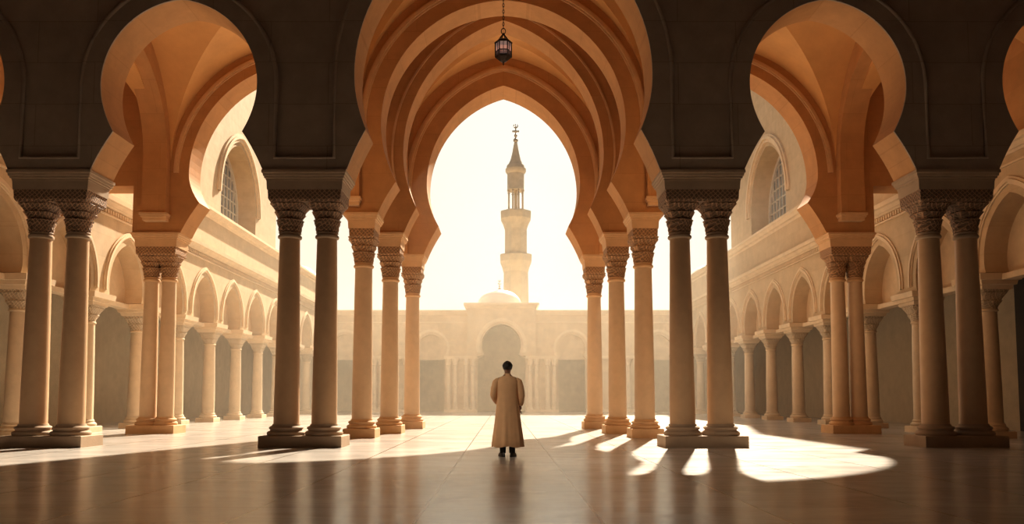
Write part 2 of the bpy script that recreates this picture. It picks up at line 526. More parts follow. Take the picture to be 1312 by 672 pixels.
for s in (-1, 1):
    rib(s*10.56, 0.36, YA1, 23.5, 6.65, 8.35, 0.30, M['arch'])
    rib(s*4.12, 0.22, YA1, 20.95, 6.5, 8.6, 0.22, M['arch'])
    rib(s*4.12, 0.20, 21.85, 23.5, 6.5, 8.9, 0.12, M['arch'])

# ------------------------------------------------------------------ columns
def capital_bm(r0, hw, h, n=128, leaf=0.13):
    """carved basket capital: round below, square above, two tiers of leaves"""
    rings = []
    K = 34
    for k in range(K+1):
        t = k/K
        ring = []
        sq = t**1.8
        rad = r0+(hw-r0)*(0.15*t+0.85*t**2.2)
        # two tiers of leaves that swell outwards and break off at a curled tip, then a plain lip
        if t < 0.46: tt, ph = t/0.46, 0.0
        elif t < 0.88: tt, ph = (t-0.46)/0.42, PI/2
        else: tt, ph = 0.0, 0.0
        curl = tt**2.0 if tt < 0.9 else 0.8*(1-tt)/0.1
        for i in range(n):
            a = 2*PI*i/n
            c, s = math.cos(a), math.sin(a)
            p = 2+9*sq
            sup = (abs(c)**p+abs(s)**p)**(-1/p)
            lf = abs(math.cos(4*a+ph))
            vein = 0.010*math.cos(32*a)*(0.3+0.7*curl)
            rr = rad*sup+leaf*hw*curl*(0.25+0.75*lf**0.7)+(vein if 0 < t < 0.9 else 0)
            ring.append((rr*c, rr*s, t*h))
        rings.append(ring)
    return loft(nb(), rings)

def astragal_bm(r0, r1, h, n=64):
    rings = []
    for k in range(13):
        t = k/12
        ring = []
        for i in range(n):
            a = 2*PI*i/n
            rr = r0+(r1-r0)*t+0.018*abs(math.sin(10*a+(PI/2 if t > 0.5 else 0)))*math.sin(PI*((2*t) % 1.0) if t < 1 else 0)+(0.025 if t in (0, 1) else 0)
            ring.append((rr*math.cos(a), rr*math.sin(a), t*h))
        rings.append(ring)
    return loft(nb(), rings)

def move(bm, dz):
    bmesh.ops.translate(bm, verts=bm.verts[:], vec=(0, 0, dz)); return bm

def big_column(label, loc, rb=0.28, rt=0.222, group=None, single=None, name='column'):
    """column: (plinth), base, shaft, collar, neck, capital; single=(hx, hy) adds its own plinth and impost"""
    t = thing(name, label, 'column', loc, group)
    k = rb/0.28
    obj('base', lathe(nb(), [(0.40*k, 0.25), (0.415*k, 0.28), (0.415*k, 0.31), (0.39*k, 0.34), (0.35*k, 0.355), (0.345*k, 0.38), (0.37*k, 0.395), (0.375*k, 0.42), (0.355*k, 0.445), (0.31*k, 0.46), (0.30*k, 0.50)], 40), M['trim'], t, 40)
    prof = []
    for i in range(13):
        u = i/12
        prof.append((rb+(rt-rb)*(u**1.25), 0.49+4.17*u))
    obj('shaft', lathe(nb(), prof, 40), M['shaft'], t, 40)
    obj('collar', lathe(nb(), [(rt, 4.64), (rt+0.035, 4.66), (rt+0.045, 4.69), (rt+0.035, 4.72), (rt+0.01, 4.735), (rt+0.01, 4.79)], 40), M['trim'], t, 40)
    obj('neck', move(astragal_bm(rt+0.005, rt+0.06, 0.28), 4.78), M['carved'], t, 50)
    obj('capital', move(capital_bm(rt+0.04, 0.40*k, 0.42), 5.05), M['carved'], t, 50)
    if single:
        hx, hy = single
        obj('plinth', rect_loft(nb(), [(0, hx, hy), (0.235, hx, hy), (0.25, hx-0.015, hy-0.015)]), M['trim'], t)
        impost_parts(t, hx, hy)
    return t

def impost_parts(t, hx, hy):
    """carved block, plain band and moulded cornice under a big arch foot"""
    obj('carved_block', rect_loft(nb(), [(5.42, hx-0.14, hy-0.06), (5.47, hx-0.10, hy-0.03), (5.68, hx-0.09, hy-0.02)]), M['carved'], t)
    obj('plain_band', rect_loft(nb(), [(5.68, hx-0.07, hy-0.02), (5.88, hx-0.06, hy-0.01)]), M['trim'], t)
    obj('cornice', rect_loft(nb(), [(5.88, hx-0.05, hy), (5.92, hx-0.05, hy), (5.925, hx-0.02, hy+0.03), (5.965, hx-0.02, hy+0.03), (5.97, hx, hy+0.05), (6.03, hx+0.01, hy+0.06), (6.035, hx+0.03, hy+0.08), (Z6, hx+0.03, hy+0.08)]), M['trim'], t)

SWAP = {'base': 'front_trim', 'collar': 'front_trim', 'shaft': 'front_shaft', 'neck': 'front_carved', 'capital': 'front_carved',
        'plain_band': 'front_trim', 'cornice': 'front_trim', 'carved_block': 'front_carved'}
def front_shaded_mats(t):  # front columns and imposts take the copies with shade in their colour
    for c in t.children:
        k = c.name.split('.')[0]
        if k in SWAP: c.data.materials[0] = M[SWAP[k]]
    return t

def pair_plinth(label, loc, hx, hy, group):
    bm = rect_loft(nb(), [(0, hx, hy), (0.235, hx, hy), (0.25, hx-0.015, hy-0.015)])
    o = obj('plinth', bm, M['trim'], None, False, loc)
    return tag(o, label, 'plinth', group)

def pair_impost(label, loc, hx, hy, group):
    t = thing('impost', label, 'impost', loc, group)
    impost_parts(t, hx, hy)
    return t

YF = 17.42
protos = {}
for s, sd, od in ((-1, 'left', 'right'), (1, 'right', 'left')):
    for p, where in ((PIER, 'beside the central arch on the %s' % sd), (PIER2, 'at the outer %s of the front wall' % sd)):
        for d, io in ((-0.42, 'inner'), (0.42, 'outer')):
            lab = '%s column of the front pair %s' % (io, where)
            loc = (s*(p+d), YF, 0)
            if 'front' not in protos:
                protos['front'] = front_shaded_mats(big_column(lab, loc, group='front paired columns'))
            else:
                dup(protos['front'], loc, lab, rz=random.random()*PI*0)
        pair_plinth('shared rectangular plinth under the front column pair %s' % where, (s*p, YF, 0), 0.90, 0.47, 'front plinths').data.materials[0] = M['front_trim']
        front_shaded_mats(pair_impost('moulded impost on the front pair %s' % where, (s*p, YF, 0), 0.90, 0.47, 'front imposts'))
    # rear pairs
    for d, io in ((-0.27, 'inner'), (0.27, 'outer')):
        lab = '%s column of the rear pair below the corbelled rib, %s bay' % (io, sd)
        loc = (s*(10.6+d), 23.95, 0)
        if 'rear' not in protos:
            protos['rear'] = big_column(lab, loc, rb=0.245, rt=0.205, group='rear paired columns')
        else:
            dup(protos['rear'], loc, lab)
    pair_plinth('plinth under the rear column pair of the %s bay' % sd, (s*10.6, 23.95, 0), 0.72, 0.46, 'rear plinths')
    pair_impost('moulded impost on the rear column pair of the %s bay' % sd, (s*10.6, 23.95, 0), 0.70, 0.45, 'rear imposts')
    # single nave columns
    for key, x, y, w in (('first', 3.86, 21.38, 'first and thickest'), ('second', 3.49, 23.95, 'second'), ('third', 3.23, 27.62, 'third and farthest')):
        lab = '%s single column in the %s row of the nave' % (w, sd)
        if 'nave' not in protos:
            protos['nave'] = big_column(lab, (s*x, y, 0), rb=0.275, rt=0.235, group='single nave columns', single=(0.43, 0.45))
        else:
            dup(protos['nave'], (s*x, y, 0), lab)

# ------------------------------------------------------------------ side arcades
SP = 3.45; Y0S = 24.6; XW = 12.8; YFAR = 58.0
KS = list(range(-2, 10))
def side_column(label, loc, group):
    t = thing('arcade_column', label, 'column', loc, group)
    obj('plinth', rect_loft(nb(), [(0, 0.40, 0.40), (0.17, 0.40, 0.40), (0.19, 0.38, 0.38)]), M['sidetrim'], t)
    obj('base', lathe(nb(), [(0.36, 0.19), (0.38, 0.22), (0.38, 0.26), (0.34, 0.30), (0.31, 0.32), (0.32, 0.36), (0.29, 0.40)], 28), M['sidetrim'], t, 40)
    obj('shaft', lathe(nb(), [(0.275, 0.39), (0.27, 1.2), (0.25, 2.4), (0.23, 3.42)], 28), M['sideshaft'], t, 40)
    obj('collar', lathe(nb(), [(0.23, 3.40), (0.265, 3.42), (0.27, 3.45), (0.25, 3.48)], 28), M['sidetrim'], t, 40)
    obj('capital', move(capital_bm(0.24, 0.42, 0.52, 48), 3.47), M['sidecarved'], t, 50)
    obj('abacus', rect_loft(nb(), [(3.98, 0.40, 0.46), (4.08, 0.42, 0.50), (4.09, 0.47, 0.58), (4.20, 0.49, 0.60), (4.21, 0.55, 0.66), (4.38, 0.57, 0.68)]), M['sidetrim'], t)
    return t
ords = ['nearest', 'second', 'third', 'fourth', 'fifth', 'sixth', 'seventh', 'eighth', 'ninth', 'tenth', 'eleventh', 'twelfth']
sc0 = None
AS = dict(w=1.16, zw=4.72, R=1.62)
for s, sd in ((-1, 'left'), (1, 'right')):
    for q, k in enumerate(KS):
        y = Y0S+SP*k
        lab = '%s pale column of the %s side arcade, counted from the viewer' % (ords[q], sd)
        if sc0 is None: sc0 = side_column(lab, (s*(XW+0.38), y, 0), 'side arcade columns')
        else: dup(sc0, (s*(XW+0.38), y, 0), lab)
    # arcade wall
    ys, ye = Y0S+SP*KS[0]-1.7, YFAR
    lo = [(ys, 4.38)]
    cents = [Y0S+SP*(k+0.5) for k in KS[:-1]]
    for c in cents: lo += arch_full(c, **dict(AS, zc=4.40, fw=1.14, fz=4.38, drop=0.06))
    lo += [(ye, 4.38), (ye, 7.3), (ys, 7.3)]
    a, b = sorted((s*XW, s*(XW+0.76)))
    struct('wall_'+sd, extr(nb(), lo, [], a, b, 'x'), M['side'])
    # moulded ogee hoods round the arches
    bm = nb()
    fx = s*XW
    for c in cents:
        for d0, d1, pr in ((0.20, 0.40, 0.04), (0.25, 0.33, 0.08)):
            a, b = sorted((fx-s*pr, fx+s*0.01))
            ring_band(bm, c, AS['w'], AS['zw'], AS['R'], d0, d1, a, b, 4.55, 'x')
    struct('trim_%d' % tn[0], bm, M['sidetrim']); tn[0] += 1
    # lunette panels and lintels set back in the arch heads
    bm = nb()
    for c in cents:
        a, b = sorted((s*(XW+0.62), s*(XW+0.74)))
        box(bm, a, b, c-1.3, c+1.3, 4.25, 6.4)
    struct('trim_%d' % tn[0], bm, M['lunette']); tn[0] += 1
    bm = nb()
    a, b = sorted((s*(XW+0.40), s*(XW+0.76)))
    box(bm, a, b, ys, ye, 4.2, 4.36)
    struct('trim_%d' % tn[0], bm, M['sidetrim']); tn[0] += 1
    # carved frieze (small blocks), lower cornice, parapet, upper cornice
    bm = nb()
    y = 24.5
    while y < ye:
        a, b = sorted((fx-s*0.05, fx+s*0.02)); box(bm, a, b, y, y+0.08, 7.04, 7.17); y += 0.16
    a, b = sorted((fx-s*0.06, fx+s*0.02)); box(bm, a, b, ys, ye, 6.95, 7.0)
    struct('trim_%d' % tn[0], bm, M['sidetrim']); tn[0] += 1
    def cornice(z0, prof, x_in, y0, y1):
        pts = [(x_in+s*0.6, z0)]+[(x_in-s*d, z0+dz) for d, dz in prof]+[(x_in+s*0.6, z0+prof[-1][1])]
        bm = nb()
        rings = [[(px, yy, pz) for px, pz in pts] for yy in (y0, y1)]
        loft(bm, rings)
        struct('trim_%d' % tn[0], bm, M['sidetrim']); tn[0] += 1
    cornice(7.22, [(0.04, 0), (0.08, 0.05), (0.12, 0.06), (0.20, 0.16), (0.28, 0.18), (0.30, 0.32), (0.0, 0.36)], fx, ys, ye)
    a, b = sorted((s*(XW+0.12), s*(XW+1.9)))
    struct('wall_%s_parapet' % sd, box(nb(), a, b, 24.4, ye, 7.5, 9.1), M['side'])
    cornice(8.95, [(-0.10, 0), (-0.04, 0.08), (0.06, 0.10), (0.16, 0.22), (0.20, 0.24), (0.20, 0.36), (0.0, 0.40)], fx, 24.4, ye)
    # upper wall with one tall arched window
    XU = 14.0; yc = 40.8
    WW, WZ, WR = 2.7, 11.25, 3.25
    win = arch_full(yc, WW, WZ, WR)
    win = [(yc-WW, 9.5)]+win+[(yc+WW, 9.5)]
    lo = [(26.5, 9.3), (47.4, 9.3), (47.4, 19), (26.5, 19)]
    a, b = sorted((s*XU, s*(XU+1.3)))
    struct('wall_%s_upper' % sd, extr(nb(), lo, [win], a, b, 'x'), M['side'])
    struct('wall_%s_upper_end' % sd, box(nb(), *sorted((s*(XU+0.8), s*22)), 46.6, 47.4, 9.3, 19), M['side'])
    wn = 1 if s < 0 else 2
    bm = nb()
    a, b = sorted((s*(XU-0.10), s*(XU+0.02)))
    ring_band(bm, yc, WW, WZ, WR, 0.20, 0.62, a, b, WZ, 'x')
    a2, b2 = sorted((s*(XU-0.18), s*(XU+0.02)))
    ring_band(bm, yc, WW, WZ, WR, 0.36, 0.50, a2, b2, WZ, 'x')
    struct('trim_%d' % tn[0], bm, M['sidetrim']); tn[0] += 1
    # window: frame, glazing bars, glass
    fr = nb()
    out = [(yc-WW-0.01, 9.4)]+arch_full(yc, WW+0.01, WZ, WR+0.01)+[(yc+WW+0.01, 9.4)]
    inn = [(yc-WW+0.22, 9.6)]+arch_full(yc, WW-0.22, WZ, WR-0.22)+[(yc+WW-0.22, 9.6)]
    a, b = sorted((s*(XU+0.98), s*(XU+1.12)))
    extr(fr, out, [inn], a, b, 'x')
    wf = struct('window_%d' % wn, fr, M['winframe'])
    mb = nb()
    wi, ri = WW-0.22, WR-0.22
    def top_at(u): return WZ+math.sqrt(max(0, ri*ri-(abs(u)+ri-wi)**2))
    for q in range(-4, 5):
        u = q*wi/5
        box(mb, *sorted((s*(XU+1.00), s*(XU+1.08))), yc+u-0.035, yc+u+0.035, 9.6, top_at(u)-0.02)
    z = 10.1
    while z < top_at(0)-0.2:
        hw = wi if z <= WZ else max(0.15, wi-ri+math.sqrt(max(0, ri*ri-(z-WZ)**2)))
        box(mb, *sorted((s*(XU+1.01), s*(XU+1.07))), yc-hw, yc+hw, z-0.03, z+0.03); z += 0.6
    obj('lattice', mb, M['winframe'], wf)
    gm = extr(nb(), inn, [], s*(XU+1.08), s*(XU+1.11), 'x')
    obj('pane', gm, M['glass'], wf)
    # corridor behind the arcade
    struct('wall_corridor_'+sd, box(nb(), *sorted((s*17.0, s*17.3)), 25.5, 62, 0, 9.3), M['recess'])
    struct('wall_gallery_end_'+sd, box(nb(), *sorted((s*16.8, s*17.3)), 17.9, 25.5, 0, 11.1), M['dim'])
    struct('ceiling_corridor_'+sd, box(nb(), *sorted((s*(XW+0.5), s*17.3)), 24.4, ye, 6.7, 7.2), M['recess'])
    # roof level behind the parapet
    struct('roof_'+sd, box(nb(), *sorted((s*(XW+0.6), s*22)), 24.4, ye+3, 9.0, 9.2), M['side'])
    # corner block under the gallery cornice
    a, b = sorted((s*XW, s*(XW+0.5)))
    struct('wall_gallery_'+sd, box(nb(), a, b, 17.9, 24.4, 7.5, 11.2), M['arch'])

# ------------------------------------------------------------------ far wall, portal, dome
FX = -0.15
bm = nb()
HW = 17.2
def far_opening(c, w_up, zw, R, w_low, zi, lowpts=True):
    """keyhole: wide lower opening, horseshoe head"""
    h = arch_half(w_up, zw, R, zi+0.25, w_low, zi)
    return [(c-w_low, 0)]+[(c-u, z) for u, z in h]+[(c+u, z) for u, z in h[-2::-1]]+[(c+w_low, 0)]
lo = [(-HW, 0)]
for c in (-11.7, -5.25):
    lo += far_opening(FX+c, 0.98, 4.75, 1.02, 1.02, 3.95)
lo += far_opening(FX, 1.45, 4.95, 1.60, 1.78, 4.0)
for c in (5.25, 11.7):
    lo += far_opening(FX+c, 0.98, 4.75, 1.02, 1.02, 3.95)
lo += [(HW, 0), (HW, 7.3), (-HW, 7.3)]
struct('wall_far', extr(bm, lo, [], YFAR, YFAR+0.8), M['far'])
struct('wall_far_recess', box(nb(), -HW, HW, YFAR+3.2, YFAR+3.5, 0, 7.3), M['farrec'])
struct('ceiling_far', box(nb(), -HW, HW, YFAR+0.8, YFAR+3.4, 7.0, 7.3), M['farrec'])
bm = nb()
for z0, z1, d in ((7.25, 7.35, 0.06), (7.35, 7.45, 0.14), (7.45, 7.60, 0.22)):
    box(bm, -HW, HW, YFAR-d, YFAR+0.8, z0, z1)
box(bm, -HW, HW, YFAR-0.04, YFAR+0.01, 6.65, 6.72)
struct('trim_%d' % tn[0], bm, M['fartrim']); tn[0] += 1
# impost ledge between the far openings, plinth line
bm = nb()
edges = [(-HW, FX-12.72), (FX-10.68, FX-6.27), (FX-4.23, FX-1.78), (FX+1.78, FX+4.23), (FX+6.27, FX+10.68), (FX+12.72, HW)]
for a, b in edges:
    box(bm, a, b, YFAR-0.42, YFAR+0.02, 3.95, 4.05); box(bm, a, b, YFAR-0.48, YFAR+0.02, 4.05, 4.16)
    box(bm, a, b, YFAR-0.45, YFAR+0.02, 0, 0.2)
struct('trim_%d' % tn[0], bm, M['fartrim']); tn[0] += 1
# lintel + lunette panels in the side openings
bm = nb()
for c in (-11.7, -5.25, 5.25, 11.7):
    box(bm, FX+c-1.1, FX+c+1.1, YFAR+0.35, YFAR+0.5, 3.9, 6.0)
struct('trim_%d' % tn[0], bm, M['far']); tn[0] += 1
bm = nb()
for c in (-11.7, -5.25, 5.25, 11.7):
    ring_band(bm, FX+c, 0.98, 4.75, 1.02, 0.22, 0.40, YFAR-0.05, YFAR+0.01, 4.2)
struct('trim_%d' % tn[0], bm, M['fartrim']); tn[0] += 1
# portal block: a projecting frame round the big arch with its own cornice
bm = nb()
po = far_opening(FX, 1.45, 4.95, 1.60, 1.78, 4.0)
lo = [(FX-2.55, 4.16), (FX-1.78, 4.16)]+[(u, z) for u, z in po if z > 4.17]+[(FX+1.78, 4.16), (FX+2.55, 4.16), (FX+2.55, 7.75), (FX-2.55, 7.75)]
extr(bm, lo, [], YFAR-0.5, YFAR+0.01)
box(bm, FX-2.55, FX+2.55, YFAR, YFAR+3.4, 7.3, 7.75)
pt = tag(obj('portal', bm, M['far']), 'projecting cream portal block round the tall far arch, under the dome', 'portal')
bm = nb()
for z0, z1, d in ((7.7, 7.82, 0.06), (7.82, 7.92, 0.14), (7.92, 8.08, 0.24)):
    box(bm, FX-2.55-d, FX+2.55+d, YFAR-0.5-d, YFAR+3.4+d, z0, z1)
obj('cornice', bm, M['fartrim'], pt)
bm = nb()
ring_band(bm, FX, 1.45, 4.95, 1.60, 0.16, 0.42, YFAR-0.56, YFAR-0.49, 4.4)
ring_band(bm, FX, 1.45, 4.95, 1.60, 0.24, 0.34, YFAR-0.60, YFAR-0.49, 4.4)
obj('arch_moulding', bm, M['fartrim'], pt)

def far_column(label, loc, group):
    t = thing('far_column', label, 'column', loc, group)
    obj('base', lathe(nb(), [(0.24, 0.2), (0.25, 0.26), (0.22, 0.32), (0.19, 0.36)], 16), M['fartrim'], t, 40)
    obj('shaft', lathe(nb(), [(0.175, 0.35), (0.16, 2.0), (0.145, 3.45)], 16), M['fartrim'], t, 40)
    obj('capital', lathe(nb(), [(0.15, 3.44), (0.19, 3.50), (0.17, 3.55), (0.22, 3.75), (0.27, 3.88), (0.27, 3.95)], 16), M['fartrim'], t, 40)
    return t
fc = None
FPOS = [2.12, 2.62, 3.42, 3.92, 6.6, 7.1, 8.9, 9.4]
for s, sd in ((-1, 'left'), (1, 'right')):
    for q, x in enumerate(FPOS):
        lab = '%s slender column of the far facade %s of the tall portal' % (ords[q].replace('nearest', 'first'), sd)
        loc = (FX+s*x, YFAR-0.2, 0)
        if fc is None: fc = far_column(lab, loc, 'far facade columns')
        else: dup(fc, loc, lab)

def finial(parent, x, y, z, h, mat):
    bm = nb()
    tube(bm, [(x, y, z), (x, y, z+h)], [h*0.05, h*0.02], 8)
    ball(bm, (x, y, z+h*0.16), h*0.12); ball(bm, (x, y, z+h*0.40), h*0.08)
    tube(bm, [(x-h*0.17, y, z+h*0.62), (x+h*0.17, y, z+h*0.62)], h*0.045, 6)
    ball(bm, (x, y, z+h*0.62), h*0.07)
    # small crescent at the tip
    pts = [(x+h*0.10*math.cos(a), y, z+h*0.90+h*0.10*math.sin(a)) for a in [math.radians(130+i*28) for i in range(11)]]
    tube(bm, pts, [h*0.012+h*0.02*math.sin(PI*i/10) for i in range(11)], 6)
    return obj('finial', bm, mat, parent, True)

dome = thing('dome', 'shallow white dome with finial behind the far portal block', 'dome', (FX-0.15, YFAR+1.7, 8.08))
obj('shell', lathe(nb(), [(1.72, -0.02), (1.72, 0.12), (1.66, 0.16)]+[(1.66*math.cos(a), 0.16+1.12*math.sin(a)) for a in [PI/2*i/12 for i in range(12)]]+[(0.05, 1.28)], 40), M['dome'], dome, 40)
finial(dome, 0, 0, 1.24, 0.85, M['bronze'])

# small domes on the side roofs
for s, sd in ((-1, 'left'), (1, 'right')):
    sdm = thing('side_dome', 'small pale dome on the %s courtyard roof beyond the tall wall' % sd, 'dome', (s*15.0, 57.0, 9.2))
    obj('shell', lathe(nb(), [(1.5, 0), (1.5, 0.25)]+[(1.4*math.cos(a), 0.25+1.35*math.sin(a)) for a in [PI/2*i/10 for i in range(10)]]+[(0.04, 1.6)], 28), M['dome'], sdm, 40)
    tr = thing('roof_turret', 'small round-topped block on the %s parapet near the tall wall' % sd, 'turret', (s*14.9, 51.0, 9.2))
    obj('block', rect_loft(nb(), [(0, 0.5, 0.5), (1.0, 0.5, 0.5), (1.02, 0.6, 0.6), (1.15, 0.6, 0.6)]), M['sidetrim'], tr)
    obj('cap', lathe(nb(), [(0.5*math.cos(a), 1.15+0.4*math.sin(a)) for a in [PI/2*i/8 for i in range(8)]]+[(0.03, 1.56)], 20), M['dome'], tr, 40)

# ------------------------------------------------------------------ minaret
mn = thing('minaret', 'tall slender cream minaret with two balconies and pointed spire beyond the far wall', 'minaret', (1.22, 76.0, 0))
k = 76/75.0
def oct_(prof, n=8): return lathe(nb(), [(r*k/math.cos(PI/8) if n == 8 else r*k, (z-1.08)*k+1.08 if z > 0 else 0) for r, z in prof], n, phase=PI/8 if n == 8 else 0)
obj('tower_base', oct_([(1.30, 0), (1.26, 8), (1.16, 13.3)]), M['minaret'], mn)
obj('lower_balcony', oct_([(1.16, 13.2), (1.24, 13.4), (1.30, 13.7), (1.46, 14.1), (1.50, 14.2), (1.52, 14.8), (1.46, 14.9)]), M['minaret'], mn)
obj('shaft', oct_([(1.06, 14.85), (1.05, 17.5)]), M['minaret'], mn)
obj('upper_balcony', oct_([(1.05, 17.4), (1.14, 17.7), (1.22, 17.95), (1.38, 18.3), (1.44, 18.4), (1.46, 19.05), (1.40, 19.15)]), M['minaret'], mn)
obj('gallery_core', oct_([(0.16, 19.1), (0.16, 21.3)], 16), M['minaret'], mn, 40)
for i in range(8):
    a = 2*PI*(i+0.5)/8
    x, y = 0.74*math.cos(a), 0.74*math.sin(a)
    bm = tube(nb(), [(x, y, 19.35), (x, y, 21.5)], 0.085, 8)
    for zz in (19.4, 21.35): ball(bm, (x, y, zz), 0.13, seg=8)
    obj('colonnette', bm, M['minaret'], mn, True)
obj('lantern_drum', oct_([(0.84, 21.25), (0.86, 21.3), (0.82, 21.36), (0.82, 22.9), (0.92, 23.0), (1.0, 23.15), (1.0, 23.4), (0.92, 23.45), (0.86, 23.75), (0.74, 23.85)], 24), M['minaret'], mn, 40)
obj('spire', oct_([(0.74, 23.84), (0.52, 24.3), (0.34, 25.0), (0.20, 25.8), (0.10, 26.3), (0.06, 26.45)], 20), M['minaret'], mn, 40)
finial(mn, 0, 0, 26.3, 2.0, M['bronze'])

# ------------------------------------------------------------------ lantern
ln = thing('hanging_lantern', 'dark wrought iron hexagonal lantern hanging on a chain under the central arch', 'lantern', (0.0, 19.3, 9.56))
def hexring(r, z, ph=0): return [(r*math.cos(PI/3*i+ph), r*math.sin(PI/3*i+ph), z) for i in range(6)]
R6 = 0.205
obj('base_cup', loft(nb(), [hexring(0.02, 0.03), hexring(0.10, 0.07), hexring(R6*0.92, 0.14), hexring(R6, 0.16), hexring(R6, 0.19)]), M['iron'], ln)
bm = nb()
for i in range(6):
    a = PI/3*i
    x, y = R6*math.cos(a), R6*math.sin(a)
    tube(bm, [(x, y, 0.16), (x, y, 0.54)], 0.014, 6)
for z in (0.30, 0.53, 0.18):
    h = hexring(R6, z)
    for i in range(6): tube(bm, [h[i], h[(i+1) % 6]], 0.013, 6)
obj('frame', bm, M['iron'], ln)
bm = nb()
for i in range(6):
    p, q = Vector(hexring(R6*0.98, 0)[i]), Vector(hexring(R6*0.98, 0)[(i+1) % 6])
    for t in range(1, 7):
        a = p.lerp(q, t/7)
        tube(bm, [(a.x, a.y, 0.18), (a.x, a.y, 0.30)], 0.006, 5)
    for z in (0.215, 0.25):
        tube(bm, [(p.x, p.y, z), (q.x, q.y, z)], 0.006, 5)
    m_ = p.lerp(q, 0.5); tube(bm, [(m_.x, m_.y, 0.30), (m_.x, m_.y, 0.53)], 0.008, 5)
obj('lower_grille', bm, M['iron'], ln)
bm = nb()
loft(bm, [hexring(R6*0.93, 0.19), hexring(R6*0.93, 0.53)], cap=False)
obj('glass', bm, M['lglass'], ln)
obj('shoulder', loft(nb(), [hexring(R6*1.12, 0.53), hexring(R6*1.12, 0.555), hexring(R6*0.75, 0.60), hexring(0.10, 0.63)]), M['iron'], ln)
bm = nb()
for i in range(6):
    a = PI/3*i
    tube(bm, [(0.15*math.cos(a), 0.15*math.sin(a), 0.59), (0.07*math.cos(a), 0.07*math.sin(a), 0.70), (0.02*math.cos(a), 0.02*math.sin(a), 0.77)], 0.011, 5)
ball(bm, (0, 0, 0.77), 0.035, seg=10)
obj('crown', bm, M['iron'], ln)
obj('ring', tube(nb(), [(0.055*math.cos(2*PI*i/20), 0, 0.85+0.075*math.sin(2*PI*i/20)) for i in range(20)], 0.011, 6, True), M['iron'], ln, True)
bm = nb()
z = 0.955
i = 0
while z < 3.55:
    pts = []
    for q in range(12):
        a = 2*PI*q/12
        u, v = 0.022*math.cos(a), 0.052*math.sin(a)
        pts.append((u, 0, z+v) if i % 2 else (0, u, z+v))
    tube(bm, pts, 0.0085, 5, True)
    z += 0.083; i += 1
obj('chain', bm, M['iron'], ln, True)
obj('drop_finial', lathe(nb(), [(0.005, -0.05), (0.02, -0.02), (0.012, 0.0), (0.03, 0.02), (0.02, 0.04)], 10), M['iron'], ln, 40)

# ------------------------------------------------------------------ person
def skin_mesh(verts, edges, radii, root, sub=2):
    me = bpy.data.meshes.new('tmp'); me.from_pydata(verts, edges, [])
    o = bpy.data.objects.new('tmp', me); C.objects.link(o)
    md = o.modifiers.new('s', 'SKIN'); md.use_smooth_shade = True
    if not me.skin_vertices: 
        bm = bmesh.new(); bm.from_mesh(me); bm.verts.layers.skin.verify(); bm.to_mesh(me); bm.free()
    for i, r in enumerate(radii):
        me.skin_vertices[0].data[i].radius = (r, r) if not isinstance(r, tuple) else r
        me.skin_vertices[0].data[i].use_root = (i == root)
    sb = o.modifiers.new('u', 'SUBSURF'); sb.levels = sub; sb.render_levels = sub
    dg = bpy.context.evaluated_depsgraph_get()
    m2 = bpy.data.meshes.new_from_object(o.evaluated_get(dg))
    bpy.data.objects.remove(o); 
    return m2

